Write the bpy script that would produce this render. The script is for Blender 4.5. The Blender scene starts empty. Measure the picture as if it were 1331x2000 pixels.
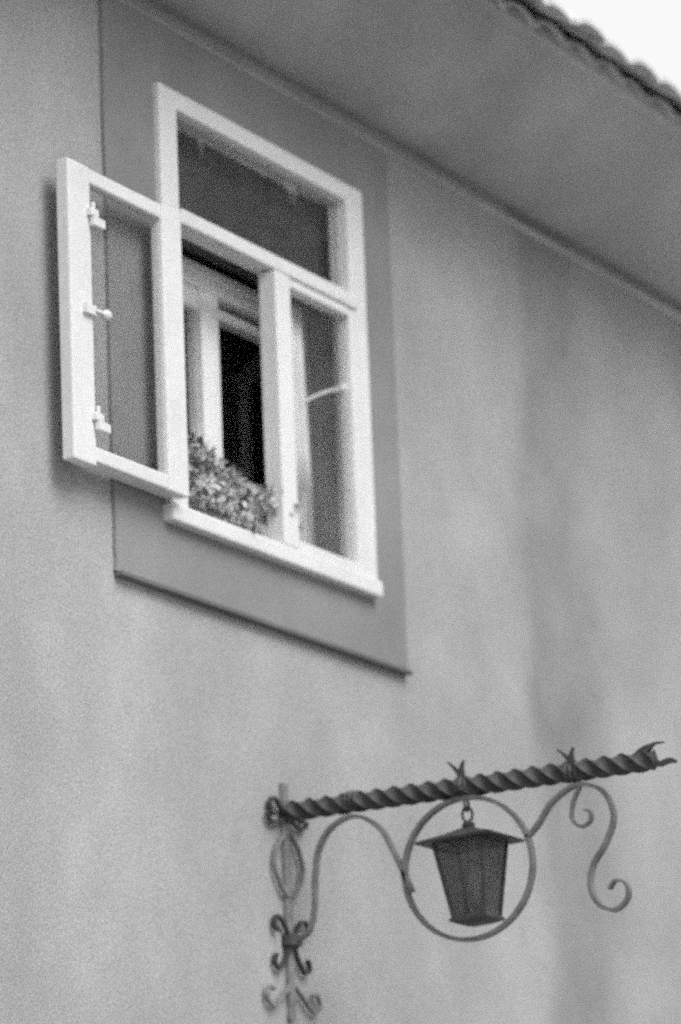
import bpy, bmesh, math, random
from mathutils import Vector, Matrix

random.seed(7)
scene = bpy.context.scene
COL = scene.collection
Z0 = 4.5                      # height of the window sill above the street

# ------------------------------------------------------------------ camera
cam_data = bpy.data.cameras.new('camera')
cam = bpy.data.objects.new('camera', cam_data)
COL.objects.link(cam)
D = Vector((0.8600338746, 0.4517155427, 0.2372652589))
R = Vector((0.4729925095, -0.8802160836, -0.0387005447))
U = Vector((-0.1913630594, -0.1455084697, 0.9706737169))
P = Vector((-10.2735077, -5.9557501, -2.9121944 + Z0))
cam.matrix_world = Matrix(((R.x, U.x, -D.x, P.x), (R.y, U.y, -D.y, P.y), (R.z, U.z, -D.z, P.z), (0, 0, 0, 1)))
cam_data.sensor_fit = 'VERTICAL'
cam_data.sensor_height = 36.0
cam_data.sensor_width = 24.0
cam_data.lens = 150.9
cam_data.clip_end = 3000
cam_data.dof.use_dof = True
cam_data.dof.focus_distance = 10.9
cam_data.dof.aperture_fstop = 2.0
scene.camera = cam
scene.cycles.use_denoising = False          # leave the renderer's own fine grain, like the film's
scene.cycles.use_adaptive_sampling = True
scene.cycles.adaptive_threshold = 0.055
scene.cycles.adaptive_min_samples = 24

# ------------------------------------------------------------------ sky, sun, exposure
SUN_EL = math.radians(45)
SUN_AZ = math.radians(-108)     # direction towards the sun, measured from +x (wall runs along x, street side is -y)
world = bpy.data.worlds.new('World')
scene.world = world
world.use_nodes = True
wn, wl = world.node_tree.nodes, world.node_tree.links
wn.clear()
sky = wn.new('ShaderNodeTexSky')
sky.sky_type = 'NISHITA'
sky.sun_disc = False
sky.sun_elevation = SUN_EL
sky.sun_rotation = math.pi / 2 - SUN_AZ
sky.dust_density = 6.0
bw = wn.new('ShaderNodeRGBToBW')
mixw = wn.new('ShaderNodeMix')
mixw.data_type = 'FLOAT'
mixw.inputs[0].default_value = 0.75          # thick even cloud over most of the sky's own light
mixw.inputs[3].default_value = 8.0
bg = wn.new('ShaderNodeBackground')
bg.inputs['Strength'].default_value = 0.088
wo = wn.new('ShaderNodeOutputWorld')
wl.new(sky.outputs[0], bw.inputs[0])
wl.new(bw.outputs[0], mixw.inputs[2])
wl.new(mixw.outputs[0], bg.inputs['Color'])
wl.new(bg.outputs[0], wo.inputs[0])

sun_data = bpy.data.lights.new('sun', 'SUN')
sun_data.energy = 1.5
sun_data.angle = math.radians(38)
sun_data.color = (1, 1, 1)
sun = bpy.data.objects.new('sun', sun_data)
COL.objects.link(sun)
sdir = Vector((math.cos(SUN_EL) * math.cos(SUN_AZ), math.cos(SUN_EL) * math.sin(SUN_AZ), math.sin(SUN_EL)))
sun.rotation_euler = sdir.to_track_quat('Z', 'Y').to_euler()
sun.location = (0, -6, 14)

scene.view_settings.view_transform = 'Standard'
scene.view_settings.look = 'None'
scene.view_settings.gamma = 1.0
scene.view_settings.exposure = 0.74

# ------------------------------------------------------------------ materials
def mat_new(name):
    m = bpy.data.materials.new(name)
    m.use_nodes = True
    n, l = m.node_tree.nodes, m.node_tree.links
    return m, n, l, n['Principled BSDF']

def grey(v):
    return (v, v, v, 1)

def noise(n, l, vec, scale, detail=4, rough=0.55):
    t = n.new('ShaderNodeTexNoise')
    t.inputs['Scale'].default_value = scale
    t.inputs['Detail'].default_value = detail
    t.inputs['Roughness'].default_value = rough
    l.new(vec, t.inputs['Vector'])
    return t.outputs['Fac']

def mrange(n, l, src, a, b, lo, hi):
    r = n.new('ShaderNodeMapRange')
    r.inputs[1].default_value = a
    r.inputs[2].default_value = b
    r.inputs[3].default_value = lo
    r.inputs[4].default_value = hi
    l.new(src, r.inputs[0])
    return r.outputs[0]

def math_n(n, l, op, a, b):
    x = n.new('ShaderNodeMath')
    x.operation = op
    for i, v in enumerate((a, b)):
        if isinstance(v, (int, float)):
            x.inputs[i].default_value = v
        else:
            l.new(v, x.inputs[i])
    return x.outputs[0]

def weathered(name, base, blotch=0.12, grain=0.12, streak=0.08, rough=0.9, bump=0.3, grain_scale=150, blotch_scale=1.6, bump_scale=90, metallic=0.0, spec=0.3):
    """a neutral surface with broad stains, rain streaks and a fine sandy grain"""
    m, n, l, b = mat_new(name)
    tc = n.new('ShaderNodeTexCoord')
    co = tc.outputs['Object']
    mp = n.new('ShaderNodeMapping')
    mp.inputs['Scale'].default_value = (2.2, 2.2, 0.3)
    l.new(co, mp.inputs['Vector'])
    a1 = mrange(n, l, noise(n, l, co, blotch_scale, 5), 0.3, 0.7, 1 - blotch, 1 + blotch)
    a2 = mrange(n, l, noise(n, l, mp.outputs[0], 1.0, 3), 0.35, 0.65, 1 - streak, 1 + streak)
    a3 = mrange(n, l, noise(n, l, co, grain_scale, 2, 0.7), 0.3, 0.7, 1 - grain, 1 + grain)
    v = math_n(n, l, 'MULTIPLY', math_n(n, l, 'MULTIPLY', a1, a2), math_n(n, l, 'MULTIPLY', a3, base))
    comb = n.new('ShaderNodeCombineColor')
    for i in range(3):
        l.new(v, comb.inputs[i])
    l.new(comb.outputs[0], b.inputs['Base Color'])
    b.inputs['Roughness'].default_value = rough
    b.inputs['Metallic'].default_value = metallic
    b.inputs['Specular IOR Level'].default_value = spec
    bp = n.new('ShaderNodeBump')
    bp.inputs['Strength'].default_value = bump
    bp.inputs['Distance'].default_value = 0.004
    l.new(noise(n, l, co, bump_scale, 4, 0.65), bp.inputs['Height'])
    l.new(bp.outputs[0], b.inputs['Normal'])
    return m

def glass(name, tint=0.85, rough=0.01, dirt=0.06, dirt_col=0.5):
    """old window glass: clear, a little grey, reflecting by its angle, with a thin film of dust"""
    m, n, l, b = mat_new(name)
    out = n['Material Output']
    tr = n.new('ShaderNodeBsdfTransparent')
    tr.inputs[0].default_value = grey(tint)
    gl = n.new('ShaderNodeBsdfGlossy')
    gl.inputs['Color'].default_value = grey(0.9)
    gl.inputs['Roughness'].default_value = rough
    lw = n.new('ShaderNodeLayerWeight')          # Schlick's curve, the same from either side of the pane
    p5 = math_n(n, l, 'POWER', lw.outputs['Facing'], 5.0)
    refl = math_n(n, l, 'ADD', math_n(n, l, 'MULTIPLY', p5, 0.96), 0.035)
    lw.inputs['Blend'].default_value = 0.5
    tc = n.new('ShaderNodeTexCoord')
    bp = n.new('ShaderNodeBump')
    bp.inputs['Strength'].default_value = 0.12
    bp.inputs['Distance'].default_value = 0.01
    l.new(noise(n, l, tc.outputs['Object'], 5.0, 1), bp.inputs['Height'])
    l.new(bp.outputs[0], gl.inputs['Normal'])
    mx = n.new('ShaderNodeMixShader')
    l.new(refl, mx.inputs[0])
    l.new(tr.outputs[0], mx.inputs[1])
    l.new(gl.outputs[0], mx.inputs[2])
    df = n.new('ShaderNodeBsdfDiffuse')
    df.inputs[0].default_value = grey(dirt_col)
    m2 = n.new('ShaderNodeMixShader')
    dfac = mrange(n, l, noise(n, l, tc.outputs['Object'], 6.0, 5), 0.35, 0.7, dirt * 0.4, dirt * 1.6)
    l.new(dfac, m2.inputs[0])
    l.new(mx.outputs[0], m2.inputs[1])
    l.new(df.outputs[0], m2.inputs[2])
    l.new(m2.outputs[0], out.inputs['Surface'])
    return m

M = {}
M['wall'] = weathered('pale lime render', 0.355, 0.13, 0.24, 0.03, bump=0.7)
def add_stains(m):
    """old damp stains: a broad dark run down the render beyond the window, and faint ones elsewhere"""
    n, l = m.node_tree.nodes, m.node_tree.links
    b = n['Principled BSDF']
    src = b.inputs['Base Color'].links[0].from_socket
    co = n.new('ShaderNodeTexCoord').outputs['Object']
    sx = n.new('ShaderNodeSeparateXYZ')
    l.new(co, sx.inputs[0])
    wob = mrange(n, l, noise(n, l, co, 1.1, 4), 0.3, 0.7, -0.14, 0.14)
    xx = math_n(n, l, 'ADD', sx.outputs[0], wob)
    def smooth(v, a, c):
        r = n.new('ShaderNodeMapRange')
        r.interpolation_type = 'SMOOTHSTEP'
        r.inputs[1].default_value = a
        r.inputs[2].default_value = c
        l.new(v, r.inputs[0])
        return r.outputs[0]
    band = math_n(n, l, 'MULTIPLY', smooth(xx, 2.32, 2.56), math_n(n, l, 'SUBTRACT', 1.0, smooth(xx, 2.75, 3.25)))
    patch = mrange(n, l, noise(n, l, co, 2.3, 6, 0.6), 0.35, 0.65, 0.55, 1.0)
    k1 = math_n(n, l, 'SUBTRACT', 1.0, math_n(n, l, 'MULTIPLY', math_n(n, l, 'MULTIPLY', band, patch), 0.33))
    scuff = mrange(n, l, noise(n, l, co, 9.0, 7, 0.7), 0.60, 0.78, 1.0, 0.86)          # scabby worn spots
    chalk = mrange(n, l, noise(n, l, co, 3.1, 6, 0.65), 0.54, 0.74, 1.0, 1.09)         # chalky repairs
    k = math_n(n, l, 'MULTIPLY', math_n(n, l, 'MULTIPLY', k1, scuff), chalk)
    sc = n.new('ShaderNodeVectorMath')
    sc.operation = 'SCALE'
    l.new(src, sc.inputs[0])
    l.new(k, sc.inputs['Scale'])
    l.new(sc.outputs[0], b.inputs['Base Color'])
add_stains(M['wall'])
M['surround'] = weathered('darker painted render', 0.245, 0.17, 0.18, 0.03, bump=0.45)
M['surround_edge'] = weathered('dark plaster edge', 0.13, 0.25, 0.2, 0.05, bump=0.4)  # darker tone for the strip along the surround's bottom edge
M['soffit'] = weathered('eaves plaster with painted shade', 0.52, 0.16, 0.14, 0.05, bump=0.4, blotch_scale=0.9)
M['white'] = weathered('old white gloss paint', 0.72, 0.05, 0.05, 0.03, rough=0.45, bump=0.12, grain_scale=60, blotch_scale=5, spec=0.4)
M['inner_white'] = weathered('yellowed white paint', 0.80, 0.06, 0.05, 0.03, rough=0.5, bump=0.1, grain_scale=60, blotch_scale=5)
M['tile'] = weathered('weathered clay tile', 0.62, 0.25, 0.2, 0.05, bump=0.6, blotch_scale=6)
M['iron'] = weathered('black wrought iron', 0.045, 0.3, 0.2, 0.05, rough=0.55, bump=0.4, blotch_scale=20, spec=0.45)
M['iron_worn'] = weathered('dull grey wrought iron', 0.16, 0.3, 0.2, 0.05, rough=0.6, bump=0.4, blotch_scale=20, spec=0.4)
M['iron_pale'] = weathered('faded grey iron paint', 0.22, 0.3, 0.2, 0.05, rough=0.7, bump=0.4, blotch_scale=20, spec=0.3)
M['dark_tile'] = weathered('dark slate roof', 0.10, 0.25, 0.2, 0.05, bump=0.6, blotch_scale=3)
M['dark_pane'] = weathered('dark window pane', 0.04, 0.2, 0.05, 0.0, rough=0.1, bump=0.02, spec=0.5)
M['brass'] = weathered('painted window fitting', 0.72, 0.08, 0.05, 0.02, rough=0.4, bump=0.1, blotch_scale=30)
M['room'] = weathered('dim room wallpaper', 0.68, 0.1, 0.05, 0.02)
M['dark_backing'] = weathered('dark backing behind pane', 0.05, 0.2, 0.1, 0.1, rough=0.6)
M['lace'] = weathered('white curtain cloth', 0.78, 0.06, 0.05, 0.05)
M['curtain'] = weathered('thin grey curtain cloth', 0.70, 0.08, 0.05, 0.1)
M['leaf'] = weathered('pale green leaf', 0.32, 0.5, 0.2, 0.0, rough=0.55, bump=0.1, blotch_scale=18)
M['petal'] = weathered('pale petal', 0.56, 0.35, 0.1, 0.0, rough=0.7, bump=0.05, blotch_scale=25)
M['stem'] = weathered('plant stem', 0.12, 0.2, 0.1, 0.0)
M['pot'] = weathered('clay pot', 0.2, 0.15, 0.1, 0.05)
M['street'] = weathered('worn street paving', 0.27, 0.2, 0.2, 0.02, bump=0.6, blotch_scale=0.6, grain_scale=40, bump_scale=12)
M['glass'] = glass('old window glass', 0.98, 0.01, 0.02)
M['lamp_glass'] = glass('smoked lantern glass', 0.6, 0.05, 0.16, 0.25)

# ------------------------------------------------------------------ helpers
def box(bm, x0, x1, y0, y1, z0, z1):
    vs = [bm.verts.new((x, y, z)) for x in (x0, x1) for y in (y0, y1) for z in (z0, z1)]
    for f in ((0, 1, 3, 2), (4, 6, 7, 5), (0, 4, 5, 1), (2, 3, 7, 6), (0, 2, 6, 4), (1, 5, 7, 3)):
        bm.faces.new([vs[i] for i in f])
    return vs

def obj(name, bm, mat, parent=None, bevel=0.0, smooth=False, loc=None, kind=None, label=None, segs=2):
    if bevel:
        bmesh.ops.bevel(bm, geom=list(bm.edges), offset=bevel, segments=segs, affect='EDGES', profile=0.6)
    bmesh.ops.recalc_face_normals(bm, faces=list(bm.faces))
    me = bpy.data.meshes.new(name)
    bm.to_mesh(me)
    bm.free()
    if smooth:
        for p in me.polygons:
            p.use_smooth = True
    me.materials.append(M[mat])
    o = bpy.data.objects.new(name, me)
    COL.objects.link(o)
    if parent:
        o.parent = parent
    if loc:
        o.location = loc
    if kind:
        o['kind'] = kind
    if label:
        o['label'] = label
    return o

def boxes(name, rects, mat, parent=None, bevel=0.004, **kw):
    bm = bmesh.new()
    for r in rects:
        box(bm, *r)
    return obj(name, bm, mat, parent, bevel, **kw)

def paint_shade(m, x0, x1, depth):
    """shade painted into the base colour, full below x0 and fading out by x1"""
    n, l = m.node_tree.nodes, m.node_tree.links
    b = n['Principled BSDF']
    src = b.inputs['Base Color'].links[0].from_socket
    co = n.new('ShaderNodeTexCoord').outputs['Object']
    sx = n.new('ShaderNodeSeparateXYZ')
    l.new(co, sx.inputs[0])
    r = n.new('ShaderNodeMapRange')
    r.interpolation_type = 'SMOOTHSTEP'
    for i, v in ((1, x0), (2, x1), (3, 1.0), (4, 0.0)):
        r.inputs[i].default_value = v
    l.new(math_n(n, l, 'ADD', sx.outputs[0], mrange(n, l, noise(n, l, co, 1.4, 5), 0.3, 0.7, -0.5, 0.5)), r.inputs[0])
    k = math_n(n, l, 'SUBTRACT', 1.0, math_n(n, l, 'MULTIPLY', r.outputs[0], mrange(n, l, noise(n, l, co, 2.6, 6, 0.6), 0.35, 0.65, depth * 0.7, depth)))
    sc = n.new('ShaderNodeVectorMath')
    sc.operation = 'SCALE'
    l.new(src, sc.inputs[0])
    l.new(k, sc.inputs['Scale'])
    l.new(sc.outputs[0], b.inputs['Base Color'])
paint_shade(M['soffit'], 0.9, 2.6, 0.38)  # left part of the eaves shaded through its colour

def thing(name, label, cat, loc, group=None):
    o = bpy.data.objects.new(name, None)
    o.empty_display_size = 0.2
    COL.objects.link(o)
    o.location = loc
    o['label'] = label
    o['category'] = cat
    if group:
        o['group'] = group
    return o

def frames(pts):
    out = []
    n = len(pts)
    ref = None
    for i in range(n):
        t = (pts[min(i + 1, n - 1)] - pts[max(i - 1, 0)]).normalized()
        if ref is None:
            ref = Vector((0, 0, 1)) if abs(t.z) < 0.9 else Vector((1, 0, 0))
        s = (ref - t * ref.dot(t)).normalized()
        ref = s
        out.append((t, s, t.cross(s)))
    return out

def sweep(bm, pts, section, scale=None, twist=None, close=False):
    """sweep a closed 2-D section (a, b) along points; b lies along the fixed-frame normal"""
    pts = [Vector(p) for p in pts]
    fr = frames(pts)
    rings = []
    for i, p in enumerate(pts):
        t, s, b = fr[i]
        k = scale[i] if scale else 1.0
        w = twist[i] if twist else 0.0
        c, sn = math.cos(w), math.sin(w)
        ring = []
        for a, d in section:
            aa, dd = (a * c - d * sn) * k, (a * sn + d * c) * k
            ring.append(bm.verts.new(p + s * aa + b * dd))
        rings.append(ring)
    m = len(section)
    last = len(rings) if close else len(rings) - 1
    for i in range(last):
        r0, r1 = rings[i], rings[(i + 1) % len(rings)]
        for j in range(m):
            bm.faces.new((r0[j], r0[(j + 1) % m], r1[(j + 1) % m], r1[j]))
    if not close:
        bm.faces.new(rings[0][::-1])
        bm.faces.new(rings[-1])

def circle_sec(r, n=10):
    return [(r * math.cos(2 * math.pi * i / n), r * math.sin(2 * math.pi * i / n)) for i in range(n)]

def rect_sec(a, b):
    return [(-a / 2, -b / 2), (a / 2, -b / 2), (a / 2, b / 2), (-a / 2, b / 2)]

def smooth_path(ctrl, n=8):
    """Catmull-Rom through control points"""
    c = [Vector(p) for p in ctrl]
    c = [c[0] * 2 - c[1]] + c + [c[-1] * 2 - c[-2]]
    out = []
    for i in range(1, len(c) - 2):
        for k in range(n):
            t = k / n
            out.append(0.5 * ((2 * c[i]) + (-c[i - 1] + c[i + 1]) * t + (2 * c[i - 1] - 5 * c[i] + 4 * c[i + 1] - c[i + 2]) * t * t + (-c[i - 1] + 3 * c[i] - 3 * c[i + 1] + c[i + 2]) * t ** 3))
    out.append(c[-2])
    return out

def lathe(bm, prof, seg=16, centre=(0, 0, 0), axis='z', rot=0.0):
    rings = []
    for r, h in prof:
        ring = []
        for i in range(seg):
            a = 2 * math.pi * i / seg + rot
            v = (r * math.cos(a), r * math.sin(a), h)
            if axis == 'y':
                v = (v[0], v[2], v[1])
            elif axis == 'x':
                v = (v[2], v[0], v[1])
            ring.append(bm.verts.new(Vector(v) + Vector(centre)))
        rings.append(ring)
    for a, b in zip(rings, rings[1:]):
        for i in range(seg):
            bm.faces.new((a[i], a[(i + 1) % seg], b[(i + 1) % seg], b[i]))
    bm.faces.new(rings[0][::-1])
    bm.faces.new(rings[-1])

# ------------------------------------------------------------------ the street
bm = bmesh.new()
S = 600
vs = [bm.verts.new(v) for v in ((-S, -S, 0), (S, -S, 0), (S, S, 0), (-S, S, 0))]
bm.faces.new(vs)
street = obj('street', bm, 'street')
street['kind'] = 'structure'

# ------------------------------------------------------------------ the house
X0, X1 = -4.0, 8.0
OX0, OX1, OZ0, OZ1 = 0.05, 1.28, 0.0, 1.29           # the window opening
WY, WB = 0.032, 0.262                                 # wall face and its back
house = thing('house', 'pale rendered house with tiled eaves and an open white casement window', 'house', (0, 0, Z0))

def holed(bm, xa, xb, za, zb, y0, y1):
    """a slab with the window opening cut through it"""
    xs, zs = (xa, OX0, OX1, xb), (za, OZ0, OZ1, zb)
    g = {}
    for k, y in enumerate((y0, y1)):
        for i, x in enumerate(xs):
            for j, z in enumerate(zs):
                g[i, j, k] = bm.verts.new((x, y, z))
    for k in (0, 1):
        for i in range(3):
            for j in range(3):
                if (i, j) != (1, 1):
                    bm.faces.new((g[i, j, k], g[i + 1, j, k], g[i + 1, j + 1, k], g[i, j + 1, k]))
    for i in range(3):
        bm.faces.new((g[i, 0, 0], g[i + 1, 0, 0], g[i + 1, 0, 1], g[i, 0, 1]))
        bm.faces.new((g[i, 3, 0], g[i + 1, 3, 0], g[i + 1, 3, 1], g[i, 3, 1]))
        bm.faces.new((g[0, i, 0], g[0, i + 1, 0], g[0, i + 1, 1], g[0, i, 1]))
        bm.faces.new((g[3, i, 0], g[3, i + 1, 0], g[3, i + 1, 1], g[3, i, 1]))
    for a, b in (((1, 1), (2, 1)), ((2, 1), (2, 2)), ((2, 2), (1, 2)), ((1, 2), (1, 1))):
        bm.faces.new((g[a[0], a[1], 0], g[b[0], b[1], 0], g[b[0], b[1], 1], g[a[0], a[1], 1]))

bm = bmesh.new()
holed(bm, X0, X1, -Z0 - 0.3, 1.85, WY, WB)
obj('front_wall', bm, 'wall', house)
bm = bmesh.new()
box(bm, X0, X0 + 0.25, WB, 7.8, -Z0 - 0.3, 1.85)
box(bm, X1 - 0.25, X1, WB, 7.8, -Z0 - 0.3, 1.85)
box(bm, X0, X1, 7.8, 8.05, -Z0 - 0.3, 1.85)
for x in (X0, X1 - 0.25):                             # gables
    a = [bm.verts.new(v) for v in ((x, 0.3, 1.85), (x, 7.8, 1.85), (x, 4.05, 4.4))]
    b = [bm.verts.new(v + Vector((0.25, 0, 0))) for v in (q.co for q in a)]
    bm.faces.new(a); bm.faces.new(b[::-1])
    for i in range(3):
        bm.faces.new((a[i], a[(i + 1) % 3], b[(i + 1) % 3], b[i]))
obj('outer_wall', bm, 'wall', house)

bm = bmesh.new()
holed(bm, -0.25, 1.52, -0.207, 1.506, 0.020, 0.06)
outer = [e for e in bm.edges if all(v.co.x < -0.2 for v in e.verts) or all(v.co.x > 1.5 for v in e.verts)]
bmesh.ops.subdivide_edges(bm, edges=[e for e in outer if abs(e.verts[0].co.z - e.verts[1].co.z) > 0.1], cuts=5)
for v in bm.verts:                                     # hand-run plaster edges are never quite straight
    if v.co.x < -0.2 or v.co.x > 1.5:
        v.co.x += random.uniform(-0.003, 0.003)
obj('window_surround', bm, 'surround', house, label='darker raised plaster band framing the window')
boxes('drip_edge', [(-0.247, 1.517, 0.002, 0.05, -0.222, -0.2085)], 'surround_edge', house, 0.003)
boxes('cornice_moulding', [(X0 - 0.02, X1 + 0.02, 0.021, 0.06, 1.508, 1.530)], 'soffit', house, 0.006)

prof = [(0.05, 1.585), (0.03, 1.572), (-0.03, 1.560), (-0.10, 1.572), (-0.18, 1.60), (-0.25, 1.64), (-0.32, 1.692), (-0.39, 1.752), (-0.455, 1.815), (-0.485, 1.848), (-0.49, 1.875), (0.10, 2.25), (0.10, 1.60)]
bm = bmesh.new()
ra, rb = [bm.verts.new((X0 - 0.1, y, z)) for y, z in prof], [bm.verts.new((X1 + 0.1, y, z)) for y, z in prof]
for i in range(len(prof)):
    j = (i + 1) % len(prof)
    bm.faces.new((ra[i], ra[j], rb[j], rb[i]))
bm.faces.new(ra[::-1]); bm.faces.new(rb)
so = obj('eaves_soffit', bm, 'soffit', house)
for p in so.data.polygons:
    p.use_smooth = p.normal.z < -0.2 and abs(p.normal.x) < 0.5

# the roof: deck, a corrugated cover and single tiles along the eaves
TAN = 0.66
bm = bmesh.new()
deck = [(-0.47, 1.862), (4.05, 1.862 + 4.52 * TAN), (8.57, 1.862)]
ra = [bm.verts.new((X0 - 0.15, y, z)) for y, z in deck] + [bm.verts.new((X0 - 0.15, y, z + 0.04)) for y, z in deck[::-1]]
rb = [bm.verts.new(v.co + Vector((X1 - X0 + 0.3, 0, 0))) for v in ra]
for i in range(6):
    bm.faces.new((ra[i], ra[(i + 1) % 6], rb[(i + 1) % 6], rb[i]))
bm.faces.new((ra[0], ra[1], ra[4], ra[5])); bm.faces.new((ra[1], ra[2], ra[3], ra[4]))
bm.faces.new((rb[0], rb[1], rb[4], rb[5])); bm.faces.new((rb[1], rb[2], rb[3], rb[4]))
roof = obj('roof', bm, 'tile', house)

TW = 0.218
def tile_profile(n=12):
    pr = []
    for i in range(n + 1):
        t = i / n
        roll = max(0.0, math.sin(math.pi * (0.04 + 0.92 * t))) ** 0.62      # broad convex roll, short valley
        pr.append((t * (TW + 0.012), 0.042 * roll - 0.022))
    return pr
LEN = 0.40
def tile_mesh():
    bm = bmesh.new()
    pr = tile_profile()
    top = [[bm.verts.new((x, s * LEN, z + 0.016 + s * LEN * TAN)) for x, z in pr] for s in (0, 1)]
    bot = [[bm.verts.new((x, s * LEN, z + s * LEN * TAN)) for x, z in pr] for s in (0, 1)]
    for i in range(len(pr) - 1):
        bm.faces.new((top[0][i], top[0][i + 1], top[1][i + 1], top[1][i]))
        bm.faces.new((bot[0][i], bot[1][i], bot[1][i + 1], bot[0][i + 1]))
        for k in (0, 1):
            bm.faces.new((top[k][i], bot[k][i], bot[k][i + 1], top[k][i + 1]))
    for i in (0, len(pr) - 1):
        bm.faces.new((top[0][i], top[1][i], bot[1][i], bot[0][i]))
    bmesh.ops.recalc_face_normals(bm, faces=list(bm.faces))
    me = bpy.data.meshes.new('tile')
    bm.to_mesh(me); bm.free()
    me.materials.append(M['tile'])
    return me
tm = tile_mesh()
NT = int((X1 - X0 + 0.2) / TW)
ROWS = 4
for r in (-1,) + tuple(range(ROWS)):                # the course at the eaves is doubled
    for i in range(NT):
        o = bpy.data.objects.new('tile', tm)
        COL.objects.link(o)
        o.parent = roof
        y = -0.65 + r * 0.32 if r >= 0 else -0.515
        if r < 0:
            r = -0.04
        o.location = (X0 - 0.1 + i * TW, y + random.uniform(-0.012, 0.012), 1.826 + 0.32 * TAN * r + 0.026 * (r > 0) + 0.028 * (r < 0) + random.uniform(-0.004, 0.004))
        o.rotation_euler = (random.uniform(-0.012, 0.012), random.uniform(-0.012, 0.012), random.uniform(-0.015, 0.015))
bm = bmesh.new()
NX = NT * 8
for side in (0, 1):
    y0s = 0.62 if side == 0 else 8.6
    for r in range(11 if side == 0 else 14):
        ya = y0s + r * 0.32 if side == 0 else y0s - r * 0.32
        yb = ya + 0.36 if side == 0 else ya - 0.36
        def zz(y):
            return 1.862 + 0.075 + (4.52 - abs(y - 4.05)) * TAN
        row = []
        for yy, dz in ((ya, 0.025), (yb, 0.0)):
            row.append([bm.verts.new((X0 - 0.1 + i * TW / 8, yy, zz(yy) + dz + 0.034 * math.sin(2 * math.pi * i / 8))) for i in range(NX + 1)])
        for i in range(NX):
            bm.faces.new((row[0][i], row[0][i + 1], row[1][i + 1], row[1][i]))
tl = obj('roof_tiling', bm, 'tile', roof, smooth=False, kind='stuff')

# the dim room behind the window
bm = bmesh.new()
rx0, rx1, ry0, ry1, rz0, rz1 = -1.2, 3.2, WB + 0.004, 4.2, -1.0, 1.6
v = box(bm, rx0, rx1, ry0, ry1, rz0, rz1)
bm.faces.ensure_lookup_table()
front = min(bm.faces, key=lambda f: f.calc_center_median().y)
bm.faces.remove(front)
obj('room_lining', bm, 'room', house)

# ------------------------------------------------------------------ outer window
wf = boxes('window_frame', [
    (0.03, 0.132, 0.0, 0.07, 0.0, 1.31),
    (1.190, 1.30, 0.0, 0.07, 0.0, 1.31),
    (0.132, 1.190, 0.0, 0.07, 1.252, 1.31)], 'white', house, 0.006, label='thick white painted outer window frame')
boxes('transom', [(0.128, 1.219, -0.012, 0.066, 0.898, 0.945)], 'white', wf, 0.008)
boxes('sill', [(0.018, 1.303, -0.016, 0.09, -0.014, 0.038)], 'white', wf, 0.008)
boxes('pane', [(0.125, 1.20, 0.034, 0.038, 0.94, 1.26)], 'glass', wf, 0)
boxes('pane_backing', [(0.075, 1.255, 0.10, 0.17, 0.93, 1.258)], 'dark_backing', wf, 0.01)  # added dark board that makes the upper pane look dark
boxes('head_lining', [(0.06, 1.27, 0.072, 0.20, 1.262, 1.287)], 'inner_white', wf, 0.003)
boxes('inner_ledge', [(0.055, 1.275, 0.092, 0.199, 0.003, 0.03)], 'inner_white', wf, 0.003)

cs = boxes('closed_sash', [
    (0.672, 0.766, -0.016, 0.045, 0.038, 0.893),
    (1.172, 1.215, -0.003, 0.045, 0.038, 0.893),
    (0.766, 1.168, -0.006, 0.042, 0.866, 0.893),
    (0.766, 1.168, -0.006, 0.042, 0.038, 0.072)], 'white', house, 0.006, label='closed white window sash with thick meeting stile')
boxes('pane', [(0.755, 1.178, 0.018, 0.022, 0.06, 0.875)], 'glass', cs, 0)
bm = bmesh.new()
sweep(bm, smooth_path([(1.17, 0.03, 0.638), (1.12, 0.05, 0.622), (1.07, 0.075, 0.598), (1.03, 0.095, 0.572)], 5), circle_sec(0.006, 8))
lathe(bm, [(0.004, -0.012), (0.013, -0.008), (0.013, 0.008), (0.004, 0.012)], 10, (1.165, 0.03, 0.638), 'x')
obj('stay_hook', bm, 'brass', cs, smooth=True)

# the open sash, folded right back against the wall
SX0, SX1, SY0, SY1, SZ0, SZ1 = -0.588, 0.036, -0.058, -0.018, 0.046, 0.897
os_ = boxes('open_sash', [
    (SX0, SX0 + 0.118, SY0, SY1, SZ0 - 0.012, SZ1),
    (SX1 - 0.112, SX1, SY0, SY1, SZ0, SZ1),
    (SX0 + 0.118, SX1 - 0.112, SY0 + 0.002, SY1 - 0.002, SZ1 - 0.045, SZ1 - 0.002),
    (SX0 + 0.118, SX1 - 0.112, SY0 + 0.002, SY1 - 0.002, SZ0 + 0.002, SZ0 + 0.045)], 'white', house, 0.006, label='white window sash swung fully open against the wall')
boxes('pane', [(SX0 + 0.108, SX1 - 0.102, -0.043, -0.039, SZ0 + 0.035, SZ1 - 0.035)], 'glass', os_, 0)
boxes('weather_board', [(SX0 + 0.125, SX1 - 0.012, SY1 - 0.004, SY1 + 0.034, SZ0 + 0.004, SZ0 + 0.03)], 'white', os_, 0.006)
for zz_ in (0.745, 0.155):
    boxes('catch', [(SX0 + 0.095, SX0 + 0.138, SY0 - 0.016, SY0 + 0.004, zz_ + 0.006, zz_ + 0.028), (SX0 + 0.105, SX0 + 0.165, SY0 - 0.020, SY0 - 0.004, zz_ - 0.022, zz_ + 0.004), (SX0 + 0.115, SX0 + 0.125, SY0 - 0.012, SY0 - 0.002, zz_ + 0.03, zz_ + 0.05)], 'brass', os_, 0.003)
bm = bmesh.new()
lathe(bm, [(0.007, -0.03), (0.007, 0.0), (0.006, 0.012), (0.012, 0.018), (0.016, 0.028), (0.014, 0.038), (0.006, 0.043)], 14, (SX0 + 0.135, SY0 - 0.014, 0.475), 'x')
box(bm, SX0 + 0.06, SX0 + 0.115, SY0 - 0.014, SY0 + 0.002, 0.462, 0.488)
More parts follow.
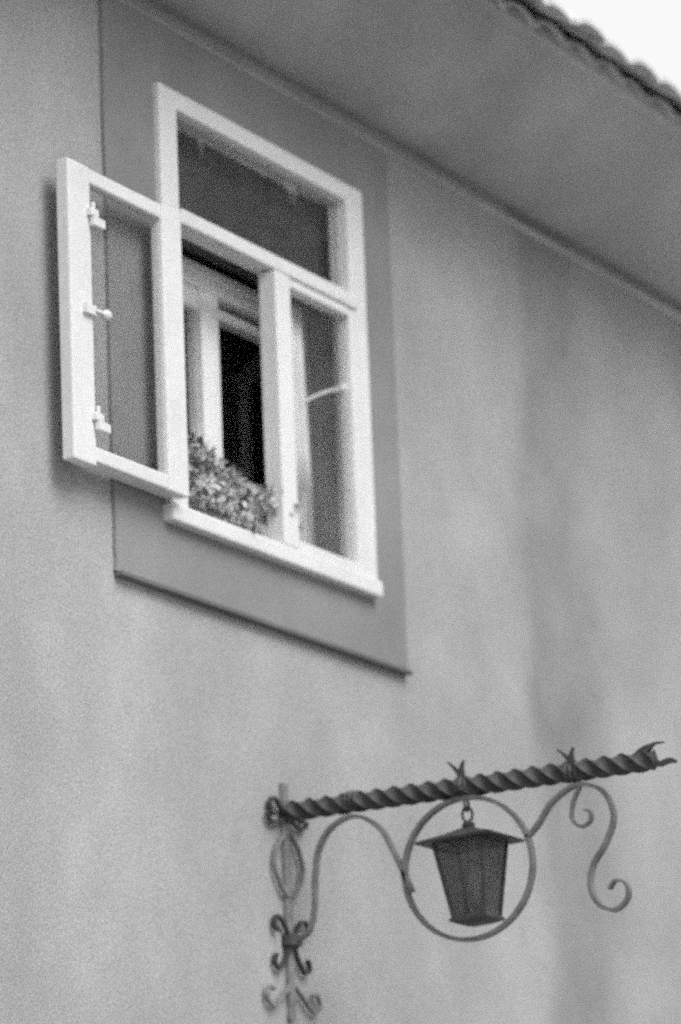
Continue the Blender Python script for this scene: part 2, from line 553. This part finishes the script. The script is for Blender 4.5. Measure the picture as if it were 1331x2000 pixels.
obj('knob', bm, 'brass', os_, smooth=False)
for zz_ in (0.70, 0.22):
    bm = bmesh.new()
    lathe(bm, [(0.009, -0.035), (0.009, 0.035)], 10, (SX1 + 0.004, -0.012, zz_))
    obj('hinge', bm, 'white', os_, smooth=False)

# ------------------------------------------------------------------ inner window
iw = boxes('inner_window_frame', [
    (0.052, 0.125, 0.20, 0.258, 0.03, 1.285),
    (1.20, 1.272, 0.20, 0.258, 0.03, 1.285),
    (0.125, 1.20, 0.20, 0.258, 1.235, 1.285),
    (0.125, 1.20, 0.20, 0.258, 0.225, 0.30)], 'inner_white', house, 0.005, label='white frame of the second window set deeper in the wall')
boxes('transom', [(0.127, 1.198, 0.195, 0.258, 0.848, 0.905)], 'inner_white', iw, 0.006)
boxes('transom_moulding', [(0.127, 1.198, 0.180, 0.196, 0.888, 0.918)], 'inner_white', iw, 0.005)
boxes('stop_rail', [(0.70, 1.198, 0.215, 0.258, 0.79, 0.822)], 'inner_white', iw, 0.004)
boxes('apron_board', [(0.127, 1.198, 0.212, 0.258, 0.03, 0.222)], 'inner_white', iw, 0.004)
boxes('pane', [(0.13, 1.195, 0.228, 0.232, 0.90, 1.24)], 'glass', iw, 0)
il = boxes('inner_closed_sash', [
    (0.13, 0.21, 0.198, 0.245, 0.302, 0.846),
    (0.575, 0.682, 0.190, 0.245, 0.302, 0.846),
    (0.21, 0.575, 0.20, 0.243, 0.302, 0.37),
    (0.21, 0.575, 0.20, 0.243, 0.78, 0.846)], 'inner_white', house, 0.005)
boxes('pane', [(0.20, 0.585, 0.218, 0.222, 0.36, 0.79)], 'glass', il, 0)
L = 0.43
io = boxes('inner_open_sash', [
    (0.0, 0.075, -0.02, 0.02, 0.302, 0.842),
    (L - 0.075, L, -0.02, 0.02, 0.302, 0.842),
    (0.075, L - 0.075, -0.018, 0.018, 0.302, 0.365),
    (0.075, L - 0.075, -0.018, 0.018, 0.78, 0.842)], 'inner_white', house, 0.005, label='inner window sash swung open into the room')
io.location = (1.205, 0.27, 0)
io.rotation_euler.z = math.radians(47)
boxes('pane', [(0.07, L - 0.07, -0.002, 0.002, 0.355, 0.79)], 'glass', io, 0)
boxes('hinge', [(-0.012, 0.012, -0.034, -0.008, 0.70, 0.76)], 'iron_worn', io, 0.002)

# ------------------------------------------------------------------ curtain in the room
bm = bmesh.new()
n = 60
for zz_ in (1.25, 0.2, -0.7):
    for i in range(n + 1):
        t = i / n
        bm.verts.new((t * 0.34, 0.02 * math.sin(t * 26) + 0.008 * math.sin(t * 61 + 1), zz_))
bm.verts.ensure_lookup_table()
for r in range(2):
    for i in range(n):
        a = r * (n + 1) + i
        bm.faces.new((bm.verts[a], bm.verts[a + 1], bm.verts[a + n + 2], bm.verts[a + n + 1]))
cur = obj('curtain', bm, 'curtain', smooth=True, loc=(1.62, 0.72, Z0))
cur['label'] = 'grey curtain hanging in the dark room behind the window'
cur['category'] = 'curtain'
md = cur.modifiers.new('thickness', 'SOLIDIFY')
md.thickness = 0.003

# a short white curtain gathered behind the closed sash
bm = bmesh.new()
n = 40
zs = (0.866, 0.65, 0.42, 0.24)
for k, zz_ in enumerate(zs):
    for i in range(n + 1):
        t = i / n
        w = 0.175
        zb = zz_ + (0.05 * t if k == 3 else 0)
        bm.verts.new((t * w, (0.012 + 0.003 * k) * math.sin(t * 22 + 0.3 * k) + 0.02 * t, zb))
bm.verts.ensure_lookup_table()
for r in range(len(zs) - 1):
    for i in range(n):
        a = r * (n + 1) + i
        bm.faces.new((bm.verts[a], bm.verts[a + 1], bm.verts[a + n + 2], bm.verts[a + n + 1]))
lace = obj('curtain', bm, 'lace', smooth=True, loc=(0.86, 0.075, Z0))
lace['label'] = 'short white curtain gathered behind the closed right sash'
lace['category'] = 'curtain'
md = lace.modifiers.new('thickness', 'SOLIDIFY')
md.thickness = 0.002

# ------------------------------------------------------------------ plants on the sill
def add_leaf(bm, c, d, up, ln, wd):
    d = d.normalized()
    s = d.cross(up)
    if s.length < 1e-3:
        s = Vector((1, 0, 0))
    s.normalize()
    nrm = s.cross(d).normalized()
    a = bm.verts.new(c)
    b = bm.verts.new(c + d * ln * 0.5 + s * wd * 0.5 + nrm * wd * 0.12)
    e = bm.verts.new(c + d * ln - nrm * ln * 0.18)
    f = bm.verts.new(c + d * ln * 0.5 - s * wd * 0.5 + nrm * wd * 0.12)
    m = bm.verts.new(c + d * ln * 0.55)
    for tri in ((a, b, m), (b, e, m), (e, f, m), (f, a, m)):
        bm.faces.new(tri)

def rnd_dir(rng, zb=0.0):
    while True:
        v = Vector((rng.uniform(-1, 1), rng.uniform(-1, 1), rng.uniform(-1, 1) + zb))
        if 0.1 < v.length < 1.4:
            return v.normalized()

def plant(name, label, loc, pot_r, pot_h, blobs, n_leaf, n_bloom, leaf_len, seed):
    rng = random.Random(seed)
    t = thing(name, label, 'plant', (loc[0], loc[1], loc[2] + Z0), 'plants on the window sill')
    bm = bmesh.new()
    lathe(bm, [(pot_r * 0.7, 0.0), (pot_r * 0.95, pot_h * 0.8), (pot_r * 1.08, pot_h * 0.8), (pot_r * 1.08, pot_h), (pot_r * 0.9, pot_h), (pot_r * 0.85, pot_h * 0.85)], 18)
    obj('pot', bm, 'pot', t)
    sb, lb, pb = bmesh.new(), bmesh.new(), bmesh.new()
    tips = []
    for k in range(16):
        c, r = blobs[k % len(blobs)]
        e = Vector(c) + Vector((rng.uniform(-1, 1) * r[0], rng.uniform(-1, 1) * r[1], rng.uniform(-0.6, 1) * r[2])) * 0.8
        st = Vector((rng.uniform(-1, 1) * pot_r * 0.5, rng.uniform(-1, 1) * pot_r * 0.5, pot_h * 0.8))
        md_ = (st + e) / 2 + Vector((0, 0, 0.03))
        sweep(sb, smooth_path([st, md_, e], 4), circle_sec(0.0022, 5))
        tips.append(e)
    for k in range(n_leaf):
        c, r = blobs[rng.randrange(len(blobs))]
        q = rnd_dir(rng)
        q = Vector((q.x * r[0], q.y * r[1], q.z * r[2])) * (rng.random() ** 0.45)
        pos = Vector(c) + q
        add_leaf(lb, pos, (q.normalized() + rnd_dir(rng, 0.2) * 0.9), rnd_dir(rng, 1.0), leaf_len * rng.uniform(0.5, 1.5), leaf_len * rng.uniform(0.2, 0.5))
    for k in range(n_bloom):
        c, r = blobs[rng.randrange(len(blobs))]
        q = rnd_dir(rng, 0.35)
        q = Vector((q.x * r[0], q.y * r[1], q.z * r[2])) * rng.uniform(0.75, 1.1)
        pos = Vector(c) + q
        ax = (q.normalized() + rnd_dir(rng) * 0.5).normalized()
        for j in range(5):
            a = rng.random() * 6.28
            s = ax.orthogonal().normalized()
            s = s * math.cos(a) + ax.cross(s) * math.sin(a)
            add_leaf(pb, pos, s + ax * 0.5, ax, 0.013 * rng.uniform(0.8, 1.3), 0.011)
    obj('stem', sb, 'stem', t)
    obj('foliage', lb, 'leaf', t)
    obj('blossom', pb, 'petal', t)
    return t

plant('potted_plant', 'taller flowering plant in a pot between the two windows', (0.56, 0.145, 0.031), 0.05, 0.09,
      [((-0.12, -0.01, 0.19), (0.10, 0.045, 0.09)), ((0.02, -0.02, 0.16), (0.12, 0.05, 0.07)), ((0.15, -0.09, 0.14), (0.12, 0.06, 0.05)), ((-0.16, 0.0, 0.25), (0.05, 0.03, 0.05))], 900, 300, 0.036, 3)
plant('potted_plant', 'low bushy plant spilling over the sill beside the open sash', (0.36, 0.055, 0.037), 0.032, 0.045,
      [((-0.01, -0.01, 0.085), (0.085, 0.045, 0.05)), ((0.06, -0.03, 0.055), (0.085, 0.04, 0.045)), ((0.12, -0.045, 0.035), (0.055, 0.03, 0.035))], 900, 320, 0.026, 5)

# ------------------------------------------------------------------ wrought iron bracket
BX = 0.681
br = thing('lantern_bracket', 'black wrought iron bracket with twisted bar and scrolls fixed to the wall', 'bracket', (BX, WY, Z0 - 1.40))
def bl(y, z, x=0.0):
    return Vector((x, y - WY, z + 1.40))
# twisted bar
bm = bmesh.new()
N = 220
pts = [bl(0.03 - 1.20 * i / N, -0.766 + 0.012 * i / N) for i in range(N + 1)]
sweep(bm, pts, rect_sec(0.045, 0.045), scale=[1.0] * (N + 1), twist=[i / N * 1.20 / 0.056 * math.pi / 2 for i in range(N + 1)])
obj('twisted_bar', bm, 'iron', br)
# the bar's free end: two opposed curls
def spiral(c, r0, a0, turns, sgn, n=40, shrink=0.85):
    out = []
    for i in range(n + 1):
        t = i / n
        a = a0 + sgn * turns * 2 * math.pi * t
        r = r0 * (1 - shrink * t)
        out.append((c[0] + r * math.cos(a), c[1] + r * math.sin(a)))
    return out
def scroll(name, yz, w=0.024, th=0.011, mat='iron', x=0.0, parent=br, taper=True):
    bm = bmesh.new()
    p3 = [bl(y, z, x) for y, z in yz]
    n = len(p3)
    sc = [1.0 - 0.45 * max(0, (i / n - 0.7) / 0.3) if taper else 1.0 for i in range(n)]
    fr_pts = p3
    # flat bar: wide across x, thin in the scroll's own plane
    rings = []
    for i in range(n):
        t = (fr_pts[min(i + 1, n - 1)] - fr_pts[max(i - 1, 0)]).normalized()
        nx = Vector((1, 0, 0))
        nn = t.cross(nx).normalized()
        k = sc[i]
        rings.append([bm.verts.new(fr_pts[i] + nx * a * w * 0.5 + nn * b * th * 0.5 * k) for a, b in ((-1, -1), (1, -1), (1, 1), (-1, 1))])
    for r0, r1 in zip(rings, rings[1:]):
        for j in range(4):
            bm.faces.new((r0[j], r0[(j + 1) % 4], r1[(j + 1) % 4], r1[j]))
    bm.faces.new(rings[0][::-1]); bm.faces.new(rings[-1])
    return obj(name, bm, mat, parent, smooth=False)
def sp2(ctrl, n=8):
    return [(v.x, v.y) for v in smooth_path([(a, b, 0) for a, b in ctrl], n)]
# the ring round the lantern
bm = bmesh.new()
ring = [bl(-0.570 + 0.205 * math.cos(a), -0.998 + 0.205 * math.sin(a)) for a in [2 * math.pi * i / 64 for i in range(64)]]
rr = []
for i in range(64):
    a = 2 * math.pi * i / 64
    nn = Vector((0, math.cos(a), math.sin(a)))
    rr.append([bm.verts.new(ring[i] + Vector((p, 0, 0)) + nn * q) for p, q in ((-0.012, -0.006), (0.012, -0.006), (0.012, 0.006), (-0.012, 0.006))])
for i in range(64):
    a, b = rr[i], rr[(i + 1) % 64]
    for j in range(4):
        bm.faces.new((a[j], a[(j + 1) % 4], b[(j + 1) % 4], b[j]))
obj('ring', bm, 'iron_worn', br)
# outer scroll: from the ring, arching under the bar, back down into a curl
scroll('scroll', sp2([(-0.762, -0.93), (-0.80, -0.895), (-0.85, -0.835), (-0.93, -0.797), (-1.005, -0.825), (-1.035, -0.90), (-1.005, -0.975), (-0.965, -1.03), (-0.952, -1.09), (-0.975, -1.145), (-1.025, -1.165), (-1.065, -1.135), (-1.062, -1.095), (-1.03, -1.083), (-1.01, -1.105)]), mat='iron_worn')
# inner scroll: from the wall, arching under the bar, down to the ring
scroll('scroll', sp2([(-0.388, -1.045), (-0.362, -0.99), (-0.335, -0.93), (-0.29, -0.85), (-0.21, -0.805), (-0.13, -0.83), (-0.085, -0.895), (-0.07, -0.98), (-0.065, -1.06), (-0.045, -1.125), (-0.005, -1.15)]), mat='iron_worn')
# small curls inside the arches
scroll('curl', sp2([(-0.935, -0.803), (-0.912, -0.845), (-0.905, -0.89), (-0.93, -0.918), (-0.962, -0.905), (-0.962, -0.878), (-0.945, -0.872)]), w=0.018, th=0.008, mat='iron_worn')
# end of the bar: pointed leaf and curls
for k in range(2):
    bm = bmesh.new()
    base = bl(-1.11 - 0.03 * k, -0.738)
    sweep(bm, smooth_path([base, base + Vector((0, -0.028, 0.022 + 0.006 * k)), base + Vector((0, -0.062, 0.03))], 5), rect_sec(0.012, 0.02), scale=[1.0 - 0.07 * q for q in range(11)])
    obj('leaf_tip', bm, 'iron', br)
scroll('end_point', sp2([(-1.13, -0.757), (-1.18, -0.768), (-1.215, -0.762), (-1.235, -0.766)]), w=0.018, th=0.014)
# collars with a small upright leaf
for yy, hgt in ((-0.205, 0.0), (-0.565, 0.055), (-0.915, 0.05)):
    bm = bmesh.new()
    lathe(bm, [(0.024, -0.022), (0.031, -0.016), (0.026, -0.008), (0.033, 0.0), (0.026, 0.008), (0.031, 0.016), (0.024, 0.022)], 12, bl(yy, -0.76), 'y')
    c = obj('collar', bm, 'iron', br)
    if hgt:
        for sg in (-1, 1):
            bm = bmesh.new()
            base = bl(yy, -0.738)
            sweep(bm, smooth_path([base, base + Vector((0, 0.012 + sg * 0.010, hgt * 0.6)), base + Vector((0, 0.02 + sg * 0.026, hgt))], 5), rect_sec(0.014, 0.02), scale=[1.0 - 0.07 * i for i in range(11)])
            obj('leaf_tip', bm, 'iron', c)
# wall plate and its scrolls, which lie in the plane of the wall
boxes('wall_plate', [(-0.016, 0.016, -0.016, 0.004, 0.02, 0.72)], 'iron_pale', br, 0.003)
def wall_scroll(name, xz, mat='iron_pale', w=0.014, th=0.009):
    bm = bmesh.new()
    pts = [Vector((x, -0.016, z + 1.40)) for x, z in xz]
    n = len(pts)
    rings = []
    for i in range(n):
        t = (pts[min(i + 1, n - 1)] - pts[max(i - 1, 0)]).normalized()
        ny = Vector((0, 1, 0))
        nn = t.cross(ny).normalized()
        rings.append([bm.verts.new(pts[i] + ny * a * w * 0.5 + nn * b * th * 0.5) for a, b in ((-1, -1), (1, -1), (1, 1), (-1, 1))])
    for r0, r1 in zip(rings, rings[1:]):
        for j in range(4):
            bm.faces.new((r0[j], r0[(j + 1) % 4], r1[(j + 1) % 4], r1[j]))
    bm.faces.new(rings[0][::-1]); bm.faces.new(rings[-1])
    obj(name, bm, mat, br)
for s in (-1, 1):
    wall_scroll('wall_scroll', sp2([(0, -0.80), (s * 0.03, -0.765), (s * 0.075, -0.735), (s * 0.105, -0.755), (s * 0.095, -0.785), (s * 0.07, -0.778)]), 'iron')
    wall_scroll('wall_scroll', sp2([(0, -0.78), (s * 0.05, -0.80), (s * 0.10, -0.805), (s * 0.12, -0.785)]), 'iron')
    wall_scroll('wall_scroll', sp2([(s * 0.012, -0.83), (s * 0.06, -0.87), (s * 0.085, -0.93), (s * 0.055, -0.985), (s * 0.012, -1.02)]))
    wall_scroll('wall_scroll', sp2([(s * 0.012, -1.14), (s * 0.05, -1.095), (s * 0.09, -1.085), (s * 0.10, -1.115), (s * 0.075, -1.125)]), 'iron')
    wall_scroll('wall_scroll', sp2([(s * 0.012, -1.16), (s * 0.035, -1.20), (s * 0.075, -1.235), (s * 0.105, -1.22), (s * 0.095, -1.195)]), 'iron')
    wall_scroll('wall_scroll', sp2([(s * 0.012, -1.28), (s * 0.06, -1.31), (s * 0.12, -1.345), (s * 0.16, -1.325), (s * 0.145, -1.295), (s * 0.115, -1.30)]))
bm = bmesh.new()
lathe(bm, [(0.022, -0.022), (0.034, -0.012), (0.034, 0.012), (0.022, 0.022)], 12, (0, -0.012, -1.15 + 1.40))
obj('collar', bm, 'iron', br)
bm = bmesh.new()
lathe(bm, [(0.004, -0.055), (0.014, -0.03), (0.018, 0.0), (0.010, 0.02)], 10, (0, -0.008, 0.0))
obj('finial', bm, 'iron_worn', br)

# ------------------------------------------------------------------ lantern hanging in the ring
LY, LTOP = -0.575, -0.885
ln = thing('lantern', 'dark tapering glass lantern hanging inside the iron ring', 'lantern', (BX, LY - 0.016, Z0 - 1.165))
ln.rotation_euler.x = -0.05
def lz(z):
    return z + 1.165
bm = bmesh.new()
def sq(bm, a, z):
    return [bm.verts.new((sx * a, sy * a, lz(z))) for sx, sy in ((-1, -1), (1, -1), (1, 1), (-1, 1))]
q0, q1, q2, q3 = sq(bm, 0.118, -0.926), sq(bm, 0.120, -0.920), sq(bm, 0.055, -0.898), sq(bm, 0.016, -0.880)
for a, b in ((q0, q1), (q1, q2), (q2, q3)):
    for i in range(4):
        bm.faces.new((a[i], a[(i + 1) % 4], b[(i + 1) % 4], b[i]))
qi = sq(bm, 0.078, -0.922)
for i in range(4):
    bm.faces.new((q0[i], q0[(i + 1) % 4], qi[(i + 1) % 4], qi[i]))
bm.faces.new(qi); bm.faces.new(q3)
roofl = obj('lantern_roof', bm, 'iron', ln)
bm = bmesh.new()
lathe(bm, [(0.014, lz(-0.884)), (0.020, lz(-0.872)), (0.010, lz(-0.860))], 10)
link = [Vector((0, 0.016 * math.cos(a), lz(-0.842) + 0.022 * math.sin(a))) for a in [2 * math.pi * i / 20 for i in range(20)]]
sweep(bm, link, circle_sec(0.004, 6), close=True)
link = [Vector((0.013 * math.cos(a), 0, lz(-0.812) + 0.020 * math.sin(a))) for a in [2 * math.pi * i / 20 for i in range(20)]]
sweep(bm, link, circle_sec(0.004, 6), close=True)
obj('hanger', bm, 'iron', ln)
TA, BA, ZT, ZB = 0.079, 0.050, -0.924, -1.140
for sx, sy in ((-1, -1), (1, -1), (1, 1), (-1, 1)):
    bm = bmesh.new()
    sweep(bm, [Vector((sx * TA, sy * TA, lz(ZT))), Vector((sx * BA, sy * BA, lz(ZB)))], rect_sec(0.009, 0.009))
    obj('corner_bar', bm, 'iron', ln)
for k, (ax, sg) in enumerate((('x', -1), ('x', 1), ('y', -1), ('y', 1))):
    bm = bmesh.new()
    def pt(u, a, z, off=0.0):
        return Vector((sg * (a - off), u * a, lz(z))) if ax == 'x' else Vector((u * a, sg * (a - off), lz(z)))
    f = [bm.verts.new(pt(u, a, z)) for u, a, z in ((-0.95, TA, ZT - 0.004), (0.95, TA, ZT - 0.004), (0.95, BA, ZB + 0.004), (-0.95, BA, ZB + 0.004))]
    b = [bm.verts.new(pt(u, a, z, 0.003)) for u, a, z in ((-0.95, TA, ZT - 0.004), (0.95, TA, ZT - 0.004), (0.95, BA, ZB + 0.004), (-0.95, BA, ZB + 0.004))]
    bm.faces.new(f); bm.faces.new(b[::-1])
    for i in range(4):
        bm.faces.new((f[i], f[(i + 1) % 4], b[(i + 1) % 4], b[i]))
    obj('pane', bm, 'lamp_glass', ln)
bm = bmesh.new()
for a0, z0, a1, z1 in ((0.050, -1.136, 0.060, -1.146), (0.060, -1.146, 0.060, -1.152), (0.060, -1.152, 0.03, -1.162)):
    A, B = sq(bm, a0, z0), sq(bm, a1, z1)
    for i in range(4):
        bm.faces.new((A[i], A[(i + 1) % 4], B[(i + 1) % 4], B[i]))
bm.faces.new(sq(bm, 0.03, -1.162)); bm.faces.new(sq(bm, 0.05, -1.136))
bmesh.ops.remove_doubles(bm, verts=list(bm.verts), dist=1e-5)
obj('base', bm, 'iron', ln)
bm = bmesh.new()
lathe(bm, [(0.012, lz(-1.12)), (0.014, lz(-1.07)), (0.024, lz(-1.04)), (0.028, lz(-1.01)), (0.02, lz(-0.985)), (0.008, lz(-0.975))], 14)
obj('bulb', bm, 'inner_white', ln, smooth=True)

# ------------------------------------------------------------------ added out-of-view house across the street, shaped to darken the pane reflections
TX0, TX1, TY, TH = 4.0, 44.0, -10.5, 9.4
th = thing('reflection_house', 'added unseen house across the street that darkens the reflection in the upper window pane', 'house', ((TX0 + TX1) / 2, TY, 0))
hw = (TX1 - TX0) / 2
bm = bmesh.new()
box(bm, -hw, hw, -9.0, 0.0, -0.3, TH)
obj('wall', bm, 'wall', th)
bm = bmesh.new()
ra = [bm.verts.new((-hw - 0.2, y, z)) for y, z in ((0.55, TH + 0.02), (-4.5, TH + 6.6), (-9.55, TH + 0.02), (-9.55, TH + 0.24), (-4.5, TH + 6.85), (0.55, TH + 0.24))]
rb = [bm.verts.new(v.co + Vector((2 * hw + 0.4, 0, 0))) for v in ra]
for i in range(6):
    bm.faces.new((ra[i], ra[(i + 1) % 6], rb[(i + 1) % 6], rb[i]))
for r_ in (ra, rb):
    bm.faces.new((r_[0], r_[1], r_[4], r_[5])); bm.faces.new((r_[1], r_[2], r_[3], r_[4]))
rf = obj('roof', bm, 'dark_tile', th)
for k in range(3):
    boxes('chimney', [(-hw + 6 + k * 12, -hw + 6.8 + k * 12, -3.2, -2.4, TH + 3.5, TH + 7.6)], 'surround', rf, 0.01)
for k in range(12):
    for z in (1.2, 4.0, 6.6):
        x = -hw + 1.6 + k * 3.05
        w = boxes('window', [(x, x + 0.1, 0.0, 0.05, z, z + 1.6), (x + 1.0, x + 1.1, 0.0, 0.05, z, z + 1.6), (x + 0.1, x + 1.0, 0.0, 0.05, z, z + 0.1), (x + 0.1, x + 1.0, 0.0, 0.05, z + 1.5, z + 1.6), (x + 0.51, x + 0.59, 0.0, 0.045, z + 0.1, z + 1.5)], 'white', th, 0.004)
        boxes('pane', [(x + 0.1, x + 1.0, 0.01, 0.02, z + 0.1, z + 1.5)], 'dark_pane', w, 0)
